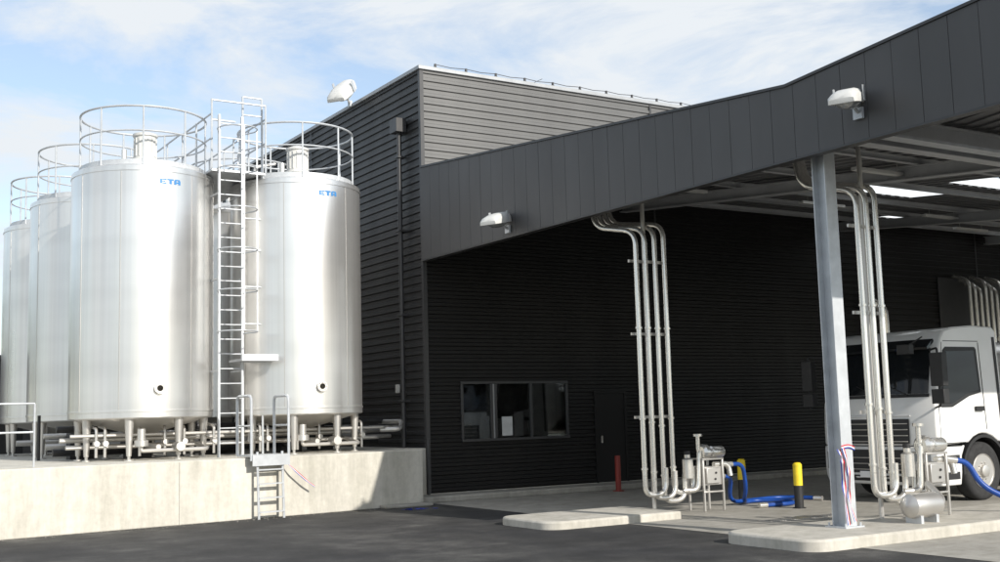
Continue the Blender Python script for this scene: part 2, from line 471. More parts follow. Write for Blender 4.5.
def ribbon(name, path, w, wdir, parent=None):
    e = empty(name, path[0])
    P = fillet(path, .25, 8)
    bms = [BM(), BM(), BM()]
    wd = Vector(wdir).normalized()
    for j in range(3):
        prev = None
        for i, p in enumerate(P):
            t = i/(len(P)-1); tw = Matrix.Rotation(1.1*math.sin(t*9), 3, 'Z') @ wd
            a = bms[j].verts.new(p + tw*w*(j-1.5)/3); c = bms[j].verts.new(p + tw*w*(j-.5)/3)
            if prev: bms[j].faces.new((prev[0], prev[1], c, a))
            prev = (a, c)
    for bmj, mt_, nm in zip(bms, (BLUE, WHITE, RED), ('blue', 'white', 'red')): fin(bmj, 'stripe_'+nm, mt_, e, smooth=False)
x, b = PX, -10.53
ribbon('tricolour_ribbon', [(x-.12, b-.08, 1.12), (x-.13, b-.14, 1.0), (x-.14, b-.15, .6), (x-.1, b-.16, .18)], .055, (.9, -.4, 0))
ribbon('tricolour_ribbon', [(x-.1, b-.13, 1.14), (x-.02, b-.14, .9), (x-.07, b-.15, .5), (x-.0, b-.18, .22)], .045, (.9, -.4, 0))
ribbon('tricolour_ribbon', [(x-.12, b-.13, 1.14), (x+.02, b-.13, 1.16), (x+.13, b-.12, 1.12)], .05, (0, 0, 1))
ribbon('tricolour_ribbon', [(-3.66, -1.42, 1.05), (-3.5, -1.5, .85), (-3.2, -1.47, .6), (-3.05, -1.44, .5)], .035, (.3, .3, .8))

# ---------------------------------------------------------------- retaining wall / tank plinth
pl = empty('concrete_tank_platform', (-8, 4, 0))
def wallb(a): return -.87+.1215*a
PZ = 1.05
bm = BM()
poly = [(-.6, wallb(-.6)), (-.6, -.02), (-.03, -.02), (-.03, 15.5), (-24, 15.5), (-24, wallb(-24))]
lo = [bm.verts.new((x, y, 0)) for x, y in poly]; hi = [bm.verts.new((x, y, PZ)) for x, y in poly]
bm.faces.new(lo); bm.faces.new(hi)
for i in range(len(poly)):
    j = (i+1) % len(poly); bm.faces.new((lo[i], lo[j], hi[j], hi[i]))
fin(bm, 'retaining_wall', CONC, pl, smooth=False, bevel=.015)
bm = BM()
ang = math.atan(.1215)
M0 = lambda a: Matrix.Translation((a, wallb(a), 0)) @ Matrix.Rotation(ang, 4, 'Z')
for a in (-5.5, -10.7): box(bm, -.005, .005, -.003, .01, 0, PZ-.02, M0(a))
fin(bm, 'joints', varied('joint_dark', (.3, .28, .25), .9), pl, smooth=False)
kb = BM()
box(kb, -.6, 15, -.7, -.025, 0, .12)
box(kb, -1.6, -.603, -1.35, -1.05, 0, .06)
fin(kb, 'kerb', concrete('kerb_concrete', (.4, .38, .34), .3), None, bevel=.02)

def island(name, x0, x1, y0, y1, h=.14, r=.5):
    bm = BM(); pts = []
    for cx, cy, a0 in ((x1-.08, y1-.08, 0), (x0+r, y1-r, 90), (x0+r, y0+r, 180), (x1-.08, y0+.08, 270)):
        rr = r if cx < (x0+x1)/2 else .08
        for k in range(7): pts.append((cx+rr*math.cos(R(a0+15*k)), cy+rr*math.sin(R(a0+15*k))))
    lo = [bm.verts.new((x, y, 0)) for x, y in pts]; hi = [bm.verts.new((x, y, h)) for x, y in pts]
    bm.faces.new(hi); n = len(pts)
    for i in range(n): bm.faces.new((lo[i], lo[(i+1) % n], hi[(i+1) % n], hi[i]))
    fin(bm, name, ISLE, None, bevel=.03)
island('kerb_island', -1.75, .75, -6.95, -5.45, .12, .3)
island('kerb_island', -1.1, 7.5, -11.35, -9.75, .14, .3)
bm = BM()
for k in range(26):
    box(bm, 1.2+k*.06, 1.235+k*.06, -8.35, -8.1, .006, .012)
fin(bm, 'drain_grate', DULL, None)

# ---------------------------------------------------------------- tanks
def tank(cx, cy, label=True):
    e = empty('stainless_storage_tank', (cx, cy, PZ)); r = 1.28; zb = 1.84; zt = 6.28
    bm = BM()
    lathe(bm, [(r-.03, zb-.06), (r-.0, zb-.04), (r, zb), (r, zb+.05), (r+.012, zb+.055), (r+.012, zb+.09), (r, zb+.095), (r, 4.0), (r, zt-.1), (r+.012, zt-.095), (r+.012, zt-.06), (r, zt-.055), (r, zt), (r-.05, zt+.03), (.6, zt+.16), (.001, zt+.24)], (cx, cy, 0), 96)
    fin(bm, 'shell', SHELL, e, ang=25)
    bm = BM(); lathe(bm, [(r-.04, zb-.05), (.25, zb-.32), (.001, zb-.34)], (cx, cy, 0), 48); fin(bm, 'bottom_cone', DULL, e)
    bm = BM()
    for a in (200, 238, 297, 340):
        M = Matrix.Translation((cx, cy, 0)) @ Matrix.Rotation(R(a), 4, 'Z')
        box(bm, r-.001, r+.004, -.008, .008, zb+.1, zt-.11, M)
    fin(bm, 'weld_seams', DULL, e, smooth=False)
    bm = BM()
    for a in (20, 65, 110, 155, 200, 245, 290, 335):
        x = cx+1.12*math.cos(R(a)); y = cy+1.12*math.sin(R(a))
        cyl(bm, (x, y, PZ+.08), (x, y, zb+.04), .045, .09, 12); cyl(bm, (x, y, PZ), (x, y, PZ+.08), .028, seg=8); cyl(bm, (x, y, PZ), (x, y, PZ+.02), .08, seg=12)
    fin(bm, 'legs', DULL, e)
    ax, ay = cx+.0, cy-.1
    bm = BM(); lathe(bm, [(.3, zt+.1), (.3, zt+.2), (.2, zt+.22), (.2, zt+.32), (.24, zt+.33), (.24, zt+.36), (.2, zt+.37), (.2, zt+.78), (.23, zt+.79), (.23, zt+.83), (.1, zt+.88), (.001, zt+.88)], (ax, ay, 0), 24)
    for k in range(16):
        M = Matrix.Translation((ax, ay, 0)) @ Matrix.Rotation(R(22.5*k), 4, 'Z'); box(bm, .195, .215, -.006, .006, zt+.4, zt+.75, M)
    fin(bm, 'agitator_motor', LAMPW, e)
    bm = BM(); lathe(bm, [(.23, zt+.08), (.23, zt+.3), (.25, zt+.31), (.25, zt+.34), (.001, zt+.38)], (cx+.65, cy+.5, 0), 24)
    cyl(bm, (cx-.5, cy-.55, zt), (cx-.5, cy-.55, zt+.4), .05); lathe(bm, [(.22, zt+.0), (.22, zt+.22), (.001, zt+.25)], (cx-.6, cy+.3, 0), 24)
    fin(bm, 'top_fittings', PIPE, e)
    bm = BM(); rr = 1.14
    tube(bm, circle(cx, cy, 7.4, rr, 56), .021, 8, closed=True); tube(bm, circle(cx, cy, 6.95, rr, 56), .016, 8, closed=True)
    for k in range(9):
        a = R(40*k+15); x = cx+rr*math.cos(a); y = cy+rr*math.sin(a); cyl(bm, (x, y, zt+.02), (x, y, 7.4), .018, seg=8)
    fin(bm, 'guard_rail', GALV, e)
    bm = BM()
    P1 = circle(cx, cy, 6.36, rr, 56)
    vs = [(bm.verts.new((p[0], p[1], 6.33)), bm.verts.new((p[0], p[1], 6.42))) for p in P1]
    for i in range(56): A = vs[i]; B_ = vs[(i+1) % 56]; bm.faces.new((A[0], B_[0], B_[1], A[1]))
    fin(bm, 'toe_board', GALV, e)
    d = Vector((-.02, -1, 0)).normalized(); ang_ = math.atan2(d.y, d.x)
    M = Matrix.Translation((cx, cy, 2.3)) @ Matrix.Rotation(ang_, 4, 'Z')
    bm = BM()
    lathe(bm, [(.001, .05), (.05, .05), (.055, .075), (.1, .075), (.1, 0)], (0, 0, 0), 20, 'x')
    for k in range(8): cyl(bm, (.07, .08*math.cos(k*.785), .08*math.sin(k*.785)), (.09, .08*math.cos(k*.785), .08*math.sin(k*.785)), .01, seg=6)
    for v in bm.verts: v.co = M @ (v.co+Vector((r-.01, 0, 0)))
    fin(bm, 'sight_port', DULL, e)
    bm = BM(); lathe(bm, [(.001, .052), (.05, .052)], (0, 0, 0), 16, 'x')
    for v in bm.verts: v.co = M @ (v.co+Vector((r-.008, 0, 0)))
    fin(bm, 'port_glass', TGLASS, e)
    if label:
        bm = BM()
        def patch(a0, a1, z0, z1, o):
            n = 4; pr = None
            for k in range(n+1):
                a = R(a0+(a1-a0)*k/n); x = cx+(r+o)*math.cos(a); y = cy+(r+o)*math.sin(a)
                c = (bm.verts.new((x, y, z0)), bm.verts.new((x, y, z1)))
                if pr: bm.faces.new((pr[0], c[0], c[1], pr[1]))
                pr = c
        a0 = 268; z0 = 5.96
        def L_(i, x0, x1, y0, y1): patch(a0+i*5.9+x0*5.5, a0+i*5.9+x1*5.5, z0+y0*.095, z0+y1*.095, .005)
        for i, sg in enumerate(([(0, .34, 0, 1), (.34, 1, .74, 1), (.34, .85, .38, .62), (.34, 1, 0, .26)], [(0, 1, .72, 1), (.32, .7, 0, .72)], [(0, .34, 0, .76), (.66, 1, 0, .76), (0.1, .9, .76, 1), (.34, .66, .25, .5)])):
            for q in sg: L_(i, *q)
        fin(bm, 'maker_label', SIGNB, e, smooth=False)
    return e
for i, (cx, cy) in enumerate(((-5.52, .82), (-2.53, .66), (-5.66, 4.15), (-2.45, 4.1), (-5.65, 7.6), (-2.4, 7.6))):
    tank(cx, cy, label=i < 2)

lad = empty('caged_access_ladder', (-4.03, -.1, PZ))
bm = BM()
lx0, lx1, ly = -4.42, -3.98, -.28
for x in (lx0, lx1): box(bm, x-.018, x+.018, ly-.03, ly+.03, PZ, 7.4)
z = PZ+.25
while z < 7.3: cyl(bm, (lx0, ly, z), (lx1, ly, z), .013, seg=6); z += .27
for z in (2.6, 4.3, 5.9):
    for x in (lx0, lx1): box(bm, x-.015, x+.015, ly+.03, ly+.6, z, z+.03)
fin(bm, 'ladder', GALV, lad)
bm = BM(); cxm = (lx0+lx1)/2
hoops = [3.3+.75*k for k in range(6)]
for z in hoops:
    P = [(lx0, ly, z)]+[(cxm+.36*math.cos(R(a)), ly-.38+.38*math.sin(R(a)), z) for a in range(170, 371, 20)]+[(lx1, ly, z)]
    tube(bm, P, .013, 6)
for a in (190, 270, 350):
    x = cxm+.36*math.cos(R(a)); y = ly-.38+.38*math.sin(R(a)); box(bm, x-.012, x+.012, y-.005, y+.005, hoops[0], hoops[-1])
fin(bm, 'safety_cage', GALV, lad)
bm = BM()
l2x, l2y = -3.72, -.1
for x in (l2x-.18, l2x+.2):
    cyl(bm, (x, l2y, PZ), (x, l2y, 7.85), .022, seg=8)
for z in (2.9, 3.5, 4.2, 4.9, 5.5, 6.4, 7.0, 7.5, 7.85): tube(bm, [(l2x-.18, l2y, z), (l2x+.2, l2y, z)], .016, 6)
box(bm, -4.1, -3.4, -.62, .1, 2.78, 2.82); box(bm, -4.1, -3.4, -.62, -.6, 2.82, 2.9)
fin(bm, 'service_mast', GALV, lad)
bm = BM()
box(bm, -4.55, -3.5, -.25, 1.6, 6.33, 6.37)
for (x, y) in ((-4.55, -.25), (-3.5, -.25), (-4.55, 1.6), (-3.5, 1.6), (-4.55, .7), (-3.5, .7)): cyl(bm, (x, y, 6.37), (x, y, 7.7 if y < 0 else 7.45), .02, seg=8)
for z in (6.95, 7.42): tube(bm, [(-4.55, -.25, z), (-4.55, 1.6, z)], .018, 6); tube(bm, [(-3.5, -.25, z), (-3.5, 1.6, z)], .018, 6)
tube(bm, [(-4.55, -.25, 7.68), (-3.5, -.25, 7.68)], .018, 6); tube(bm, [(-4.55, -.25, 7.3), (-4.1, -.25, 7.3)], .018, 6)
for yy in (2.6, 6.0): box(bm, -4.6, -3.4, yy-1.0, yy+1.0, 6.33, 6.37)
for xx in (-4.6, -3.4):
    for z in (6.95, 7.42): tube(bm, [(xx, 1.6, z), (xx, 8, z)], .018, 6)
    for yy in (2.5, 3.5, 4.5, 5.5, 6.5, 7.5): cyl(bm, (xx, yy, 6.37), (xx, yy, 7.42), .018, seg=8)
fin(bm, 'bridge_platform', GALV, lad)

wl = empty('platform_step_ladder', (-3.93, -1.4, 0))
bm = BM()
M = Matrix.Translation((-3.93, wallb(-3.93), 0)) @ Matrix.Rotation(ang, 4, 'Z')
def mt(p): return M @ Vector(p)
for x in (-.24, .24):
    tube(bm, [mt((x, -.22, 0)), mt((x, -.16, 1.15))], .024, 8)
for k in range(5): z = .12+k*.24; y = -.22+.055*z; box(bm, -.24, .24, y-.04, y+.04, z-.01, z+.012, M)
box(bm, -.36, .36, -.22, .35, PZ+.02, PZ+.05, M); box(bm, -.36, .36, -.23, -.215, PZ-.14, PZ+.05, M)
for x in (-.36, .36):
    tube(bm, [mt((x, -.18, PZ-.05)), mt((x, -.18, 2.12)), mt((x, .36, 2.12)), mt((x, .36, PZ+.03))], .026, 8, .1)
    tube(bm, [mt((x, -.18, 1.6)), mt((x, .36, 1.6))], .018, 8)
fin(bm, 'ladder', GALV, wl)

uw = empty('tank_pipework', (-4, 1, PZ)); bm = BM()
for (y, z, r_) in ((.55, 1.3, .04), (2.4, 1.3, .06), (2.6, 1.5, .05), (5.6, 1.35, .06), (.2, 1.5, .03), (1.1, 1.42, .045)):
    tube(bm, [(-6.9, y, z), (-.8, y, z), (-.8, y+.9, z), (-.1, y+.9, z)], r_, 10, .12)
for cx in (-5.52, -2.53):
    tube(bm, [(cx, .7, 1.6), (cx, .7, 1.3), (cx, -.35, 1.28)], .045, 10, .12)
    cyl(bm, (cx+.35, -.5, 1.28), (cx+.35, -.2, 1.28), .08, seg=14)
    lathe(bm, [(.001, 0), (.12, 0), (.12, .1), (.07, .12), (.07, .3), (.001, .3)], (cx-.3, -.35, 1.3), 16)
    tube(bm, [(cx-.3, -.35, 1.3), (cx-.3, -.35, 1.22), (cx+.9, -.3, 1.22), (cx+.9, .4, 1.3)], .035, 10, .1)
    for dx in (-.95, -.8, -.2, .25, .6, 1.15):
        tube(bm, [(cx+dx, .15, 1.12), (cx+dx, .15, 1.62), (cx+dx, .6, 1.66)], .026, 8, .08)
        cyl(bm, (cx+dx, .08, 1.36), (cx+dx, .22, 1.36), .05, seg=10)
tube(bm, [(-3.62, .35, 1.3), (-3.62, .35, 6.2)], .035, 10); tube(bm, [(-3.52, .3, 1.3), (-3.52, .3, 6.6), (-3.1, .3, 6.7)], .03, 10, .1)
tube(bm, [(-.9, .3, 1.45), (-.55, .1, 1.45), (-.3, .5, 1.6), (-.3, 1.6, 1.6)], .05, 10, .15)
fin(bm, 'pipes', DULL, uw)
bm = BM()
for (x, y) in ((-6.3, 2.3), (-4.0, 2.2), (-4.3, 1.8), (-1.5, 2.0), (-3.4, 2.4), (-5.4, 1.6), (-2.4, 1.5)):
    box(bm, x-.2, x+.25, y-.15, y+.2, PZ, PZ+.5); cyl(bm, (x-.1, y-.3, PZ+.25), (x-.1, y+.3, PZ+.25), .14)
for x in (-7, -6.2, -5, -4.6, -3.2, -1.9, -1.2): cyl(bm, (x, 2.5, PZ), (x, 2.5, 1.9), .03, seg=8)
tube(bm, [(-6.9, 1.4, 1.62), (-.3, 1.4, 1.62)], .06, 8); tube(bm, [(-6.9, 1.7, 1.2), (-.3, 1.7, 1.2)], .07, 8)
fin(bm, 'pumps', BLACK, uw)
sh = empty('service_shed', (-8.2, 11, PZ)); bm = BM()
box(bm, -9.3, -.2, 10.2, 13.5, PZ, 3.4); fin(bm, 'shed_walls', CLAD, sh, smooth=False)
bm = BM(); box(bm, -9.45, -.1, 10.05, 13.65, 3.402, 3.5); fin(bm, 'shed_roof', TRIM, sh)
bm = BM(); box(bm, -6.0, -5.0, 10.15, 10.195, PZ, PZ+2.05); fin(bm, 'shed_door', FASC, sh)

gr = BM()
for z in (1.6, 2.05): tube(gr, [(-7.75, -1.3, z), (-14, -2.1, z)], .016, 8)
for x in (-7.75, -9.2, -10.8, -12.4, -14): cyl(gr, (x, -1.3+(x+7.6)*.125, PZ), (x, -1.3+(x+7.6)*.125, 2.05), .016, seg=8)
fin(gr, 'platform_guard_rail', GALV, None)

# ---------------------------------------------------------------- unloading stations
def station(x0, b0, zb, xs, side):
    e = empty('milk_unloading_station', (x0, b0, zb)); bm = BM()
    for i, dx in enumerate(xs):
        x = x0+dx; bo = b0+.01*i; zr = 4.6+.05*i
        low = zb+.62-.06*(i % 3)
        tube(bm, [(x, bo, low), (x, bo, zr), (x-.25, bo+.75+.1*i, zr+.16), (x-.25, bo+.95+.12*i, 5.7)], .042, 12, .22)
        tube(bm, [(x, bo, low+.01), (x, bo, low-.3), (x+.42, bo-.02, low-.3), (x+.42, bo-.02, low+.12)], .042, 12, .2)
        for z in (low+.1, low+.9, 3.0): cyl(bm, (x, bo, z), (x, bo, z+.03), .056, seg=12)
    fin(bm, 'riser_pipes', PIPE, e)
    bm = BM()
    for z in (1.55, 2.9, 4.1): box(bm, x0+xs[0]-.08, x0+xs[-1]+.08, b0+.085, b0+.115, z, z+.045)
    cyl(bm, (x0+xs[1]+.1, b0+.16, zb), (x0+xs[1]+.1, b0+.16, 5.3), .035, seg=10)
    fin(bm, 'pipe_supports', DULL, e)
    fx = x0+xs[-1]+.46; bm = BM()
    for sx in (0, .42):
        for sy in (-.18, .18): box(bm, fx+sx-.018, fx+sx+.018, b0+sy-.018, b0+sy+.018, zb, zb+.85)
    for z in (zb+.3, zb+.83):
        box(bm, fx-.018, fx+.44, b0-.2, b0-.165, z, z+.03); box(bm, fx-.018, fx+.44, b0+.165, b0+.2, z, z+.03)
    box(bm, fx, fx+.42, b0-.165, b0+.165, zb+.42, zb+.72)
    box(bm, fx+.05, fx+.34, b0-.21, b0-.166, zb+.45, zb+.7)
    fin(bm, 'pump_frame', DULL, e, bevel=.008)
    bm = BM()
    lathe(bm, [(.001, 0), (.1, .0), (.14, .04), (.14, .1), (.1, .14), (.07, .14), (.07, .2), (.1, .22), (.1, .45), (.08, .48), (.001, .48)], (fx+.1, b0-.02, zb+.95), 20, 'x')
    cyl(bm, (fx+.1, b0, zb+.84), (fx+.1, b0, zb+.98), .05); cyl(bm, (fx-.02, b0-.1, zb+1.0), (fx-.02, b0-.1, zb+1.22), .035, seg=12)
    cyl(bm, (fx-.02, b0-.1, zb+1.22), (fx-.02, b0-.1, zb+1.26), .075, seg=16)
    lathe(bm, [(.001, 0), (.09, .0), (.09, .3), (.05, .33), (.05, .38), (.001, .38)], (fx-.22, b0-.05, zb+.55), 18)
    tube(bm, [(fx-.3, b0-.02, zb+.35), (fx-.05, b0-.1, zb+.35), (fx-.0, b0-.1, zb+.95)], .045, 12, .12)
    tube(bm, [(fx+.3, b0-.1, zb+.75), (fx+.6, b0-.12, zb+.75), (fx+.62, b0-.15, zb+.55)], .045, 12, .1)
    fin(bm, 'pump_and_valves', PIPE, e)
    bm = BM()
    for dz in (.52, .62): cyl(bm, (fx+.12+dz*.2, b0-.212, zb+dz), (fx+.12+dz*.2, b0-.225, zb+dz), .018, seg=10)
    cyl(bm, (fx-.22, b0-.05, zb+.93), (fx-.22, b0-.05, zb+.99), .05, seg=14)
    fin(bm, 'buttons', BLACK, e)
    return fx
f1 = station(.62, -6.2, .012, [0, .2, .41, .62], 0)
f2 = station(1.25, -10.25, .14, [0, .2, .4], 0)
e = empty('pump_vessel', (1.3, -10.7, .14)); bm = BM()
lathe(bm, [(.001, -.02), (.1, .0), (.15, .04), (.16, .08), (.16, .5), (.15, .54), (.08, .58), (.001, .58)], (1.15, -10.85, .36), 28, 'x')
tube(bm, [(1.7, -10.85, .36), (1.95, -10.8, .38), (2.0, -10.5, .6)], .045, 10, .12)
fin(bm, 'vessel', DULL, e)
bm = BM(); box(bm, 1.25, 1.3, -10.97, -10.73, .14, .24); box(bm, 1.55, 1.6, -10.97, -10.73, .14, .24); fin(bm, 'feet', GALV, e)

def hose(pts, r=.04):
    P = fillet(pts, .6, 10); e = empty('blue_milk_hose', pts[0])
    bm = BM(); tube(bm, P, r, 12); fin(bm, 'hose', BLUEH, e)
    bm = BM()
    d = (P[1]-P[0]).normalized(); tube(bm, [P[0]-d*.12, P[0]+d*.06], r*1.25, 12); d = (P[-2]-P[-1]).normalized(); tube(bm, [P[-1]-d*.1, P[-1]+d*.06], r*1.25, 12)
    fin(bm, 'coupling', PIPE, e)
hose([(2.35, -6.3, .75), (2.7, -6.25, .74), (2.9, -6.1, .3), (3.1, -5.8, .05), (3.5, -5.6, .05), (3.9, -6.0, .05), (3.6, -6.6, .05), (2.9, -6.5, .05)], .035)
hose([(2.45, -6.0, .55), (2.75, -5.9, .5), (2.95, -5.6, .05), (4.4, -5.4, .05), (4.6, -6.1, .05)], .035)
hose([(2.7, -10.4, .88), (2.95, -10.45, .84), (3.1, -10.55, .5), (3.5, -10.9, .22), (4.6, -11.2, .19), (6.5, -11.2, .19)], .04)

def bollard(x, y, h=.75, cols=(YEL, BLACK)):
    e = empty('safety_bollard', (x, y, 0)); bm = BM()
    lathe(bm, [(.075, h*.5), (.075, h-.03), (.05, h), (.001, h+.005)], (x, y, 0), 20); fin(bm, 'top', cols[0], e)
    bm = BM(); cyl(bm, (x, y, 0), (x, y, h*.5), .0745); lathe(bm, [(.11, 0), (.11, .015), (.001, .016)], (x, y, 0), 20); fin(bm, 'post', cols[1], e)
bollard(3.24, -6.97); bollard(3.9, -4.95)
e = empty('red_post', (4.0, -1.1, 0)); bm = BM(); cyl(bm, (4.0, -1.1, 0), (4.0, -1.1, .75), .06); lathe(bm, [(.12, 0), (.12, .02), (.001, .021)], (4.0, -1.1, 0)); fin(bm, 'post', REDP, e)
bm = BM()
for k in range(14):
    x = -1.5+random.random()*.6; y = -2.0+random.random()*.4; a = random.random()*6
    M = Matrix.Translation((x, y, .01)) @ Matrix.Rotation(a, 4, 'Z') @ Matrix.Rotation(random.random(), 4, 'X'); box(bm, -.06, .06, -.012, .012, 0, .002, M)
fin(bm, 'ribbon_scraps', BLUE, None)
bm = BM(); rg = random.Random(11)
for k in range(500):
    x = rg.uniform(-14, -.7); y = wallb(x)-abs(rg.gauss(0, .14))-.02
    s = rg.uniform(.004, .011)
    M = Matrix.Translation((x, y, s*.3)) @ Matrix.Rotation(rg.random()*6, 4, 'Z') @ Matrix.Rotation(rg.random()*2, 4, 'X')
    box(bm, -s, s, -s*.7, s*.7, -s*.5, s*.5, M)
fin(bm, 'gravel', varied('grit', (.2, .19, .17), .9), None, smooth=False)

# ---------------------------------------------------------------- truck
TX, TY = 4.98, -7.08
tr = empty('white_tanker_truck', (TX, TY, 0))
HW = 1.22
def lens_fx(z):
    pts = [(.3, .06), (.5, .0), (.95, -.01), (1.3, 0), (1.7, .02), (1.8, .06), (2.62, .27), (2.78, .35)]
    for (a, xa), (b_, xb) in zip(pts, pts[1:]):
        if a <= z <= b_: return xa+(xb-xa)*(z-a)/(b_-a)
    return pts[0][1] if z < .3 else pts[-1][1]
def curv(y): return .17*(abs(y)/HW)**3.2
def hwz(z): return HW - max(0, z-1.6)*.055
def cabslices(bm, prof, ys=(-1, -.96, -.85, -.6, -.3, 0, .3, .6, .85, .96, 1)):
    rings = []
    for t in ys:
        ring = []
        for (x, z, w) in prof:
            ring.append(bm.verts.new((TX+x+curv(t*HW)*w, TY+t*hwz(z), z)))
        rings.append(ring)
    n = len(prof)
    for A, B_ in zip(rings, rings[1:]):
        for k in range(n): bm.faces.new((A[k], A[(k+1) % n], B_[(k+1) % n], B_[k]))
    bm.faces.new(rings[0]); bm.faces.new(rings[-1])
prof = [(.0, .97, 1), (0, 1.3, 1), (.02, 1.7, 1), (.06, 1.8, 1), (.27, 2.62, 1), (.35, 2.78, .9), (.5, 2.9, .7), (.8, 2.96, .3), (1.4, 3.0, 0), (1.95, 2.98, 0), (2.03, 2.9, 0), (2.03, .97, 0)]
prof += [(1.38+.62*math.cos(R(a)), .52+.62*math.sin(R(a)), 0) for a in (50, 65, 80, 90, 100, 115, 130)]
bm = BM(); cabslices(bm, prof); fin(bm, 'cab', PAINT, tr, bevel=.025, ang=28)
bm = BM(); cabslices(bm, [(.06, .3, 1), (.0, .42, 1), (-.02, .6, 1), (-.01, .955, 1), (.88, .955, 0), (.78, .78, 0), (.76, .5, 0), (.72, .3, 0)]); fin(bm, 'bumper', PAINT, tr, bevel=.02, ang=28)
def sheet(bm, z0, z1, y0, y1, off, ny=10, nz=4):
    g = []
    for j in range(nz+1):
        z = z0+(z1-z0)*j/nz
        g.append([bm.verts.new((TX+lens_fx(z)+curv(y0+(y1-y0)*i/ny)-off, TY+(y0+(y1-y0)*i/ny)*hwz(z)/HW, z)) for i in range(ny+1)])
    for j in range(nz):
        for i in range(ny): bm.faces.new((g[j][i], g[j][i+1], g[j+1][i+1], g[j+1][i]))
bm = BM(); sheet(bm, 1.84, 2.6, -1.1, 1.1, .012); fin(bm, 'windscreen', TGLASS, tr, ang=60)
bm = BM(); sheet(bm, 1.78, 1.835, -1.12, 1.12, .014, 10, 1); sheet(bm, 1.0, 1.42, -.78, .78, .012, 10, 3); sheet(bm, .5, .9, -.66, .66, .022, 10, 3)
sheet(bm, .36, .46, -1.1, 1.1, .022, 10, 1)
fin(bm, 'grille_backing', BLACK, tr, ang=60)
bm = BM()
for z in (1.04, 1.14, 1.24, 1.34, .56, .66, .76):
    w = .76 if z > 1 else .62
    tube(bm, [(TX+lens_fx(z)+curv(w*t)-.03, TY+w*t, z) for t in (-1, -.6, -.3, 0, .3, .6, 1)], .009, 6)
fin(bm, 'grille_slats', DULL, tr)
bm = BM()
tube(bm, [(TX+lens_fx(1.47)+curv(.8*t)-.012, TY+.8*t, 1.47) for t in (-1, -.5, 0, .5, 1)], .014, 6)
box(bm, TX-.05, TX-.03, TY-.26, TY+.26, .42, .53)
fin(bm, 'number_plate', WHITE, tr)
for s in (-1, 1):
    bm = BM()
    sheet(bm, .55, .85, s*.72 if s > 0 else -1.12, 1.12 if s > 0 else -.72, .024, 5, 2); fin(bm, 'headlight', LENS, tr, ang=60)
bm = BM()
for y0 in (-.75, -.1, .5):
    tube(bm, [(TX+lens_fx(1.82)+curv(y0)-.03, TY+y0, 1.82), (TX+lens_fx(2.1)+curv(y0+.45)-.04, TY+y0+.45, 2.0)], .01, 6)
fin(bm, 'wipers', BLACK, tr)
bm = BM(); cabslices(bm, [(.14, 2.58, 1), (.12, 2.62, 1), (.3, 2.76, 1), (.33, 2.72, 1)], (-.92, -.8, -.5, 0, .5, .8, .92)); fin(bm, 'sun_visor', TGLASS, tr, ang=50)
def flank(bm, pts, s, o, t=.006):
    vs = []
    for dd in (o, o+t): vs.append([bm.verts.new((TX+x, TY+s*(hwz(z)+dd), z)) for x, z in pts])
    bm.faces.new(vs[0]); bm.faces.new(vs[1]); n = len(pts)
    for i in range(n): bm.faces.new((vs[0][i], vs[0][(i+1) % n], vs[1][(i+1) % n], vs[1][i]))
for s in (-1, 1):
    bm = BM(); flank(bm, [(.3, 1.72), (.52, 2.56), (.6, 2.62), (1.38, 2.62), (1.42, 2.58), (1.42, 1.84), (1.1, 1.78), (.62, 1.6), (.34, 1.6)], s, -.002, .008); fin(bm, 'window_surround', BLACK, tr, smooth=False)
    bm = BM(); flank(bm, [(.38, 1.74), (.58, 2.54), (1.34, 2.56), (1.36, 1.88), (1.08, 1.83), (.62, 1.66), (.38, 1.66)], s, .0065, .004); fin(bm, 'side_glass', TGLASS, tr, smooth=False)
    bm = BM()
    def line(p, q, w=.012):
        p = Vector(p); q = Vector(q); d = (q-p).normalized(); nn = Vector((-d.y, d.x))*w/2
        flank(bm, [tuple(p+nn), tuple(q+nn), tuple(q-nn), tuple(p-nn)], s, -.003, .005)
    line((.27, 1.0), (.27, 1.7)); line((1.5, 1.2), (1.5, 2.7)); line((.56, 2.72), (1.5, 2.72)); line((.27, 1.7), (.52, 2.7)); line((.27, 1.0), (.9, 1.0)); line((.05, .95), (.8, .95), .02)
    flank(bm, [(1.22, 1.52), (1.44, 1.52), (1.44, 1.6), (1.22, 1.6)], s, .0, .03)
    flank(bm, [(.25, .4), (.68, .4), (.68, .52), (.25, .52)], s, -.0, .012); flank(bm, [(.25, .66), (.7, .66), (.7, .8), (.25, .8)], s, -.0, .012)
    flank(bm, [(1.9, 1.2), (1.96, 1.2), (1.96, 2.8), (1.9, 2.8)], s, -.001, .01)
    fin(bm, 'door_lines', BLACK, tr, smooth=False)
    bm = BM(); y = TY+s*(HW+.2)
    box(bm, TX-.02, TX+.12, y-.13, y+.11, 1.95, 2.5); box(bm, TX-.02, TX+.12, y-.13, y+.11, 1.66, 1.9)
    tube(bm, [(TX+.2, TY+s*(HW-.06), 2.56), (TX+.05, y, 2.58), (TX+.05, y, 1.62), (TX+.22, TY+s*(HW-.02), 1.6)], .02, 8, .06)
    fin(bm, 'mirror_housing', BLACK, tr, bevel=.03)
    bm = BM(); box(bm, TX+.122, TX+.126, y-.1, y+.08, 2.0, 2.45); fin(bm, 'mirror_glass', LENS, tr)
bm = BM(); box(bm, TX-.14, TX-.02, TY-1.02, TY-.76, 2.5, 2.66); tube(bm, [(TX-.08, TY-.9, 2.62), (TX+.3, TY-.95, 2.8)], .015, 6); fin(bm, 'front_mirror', BLACK, tr, bevel=.02)
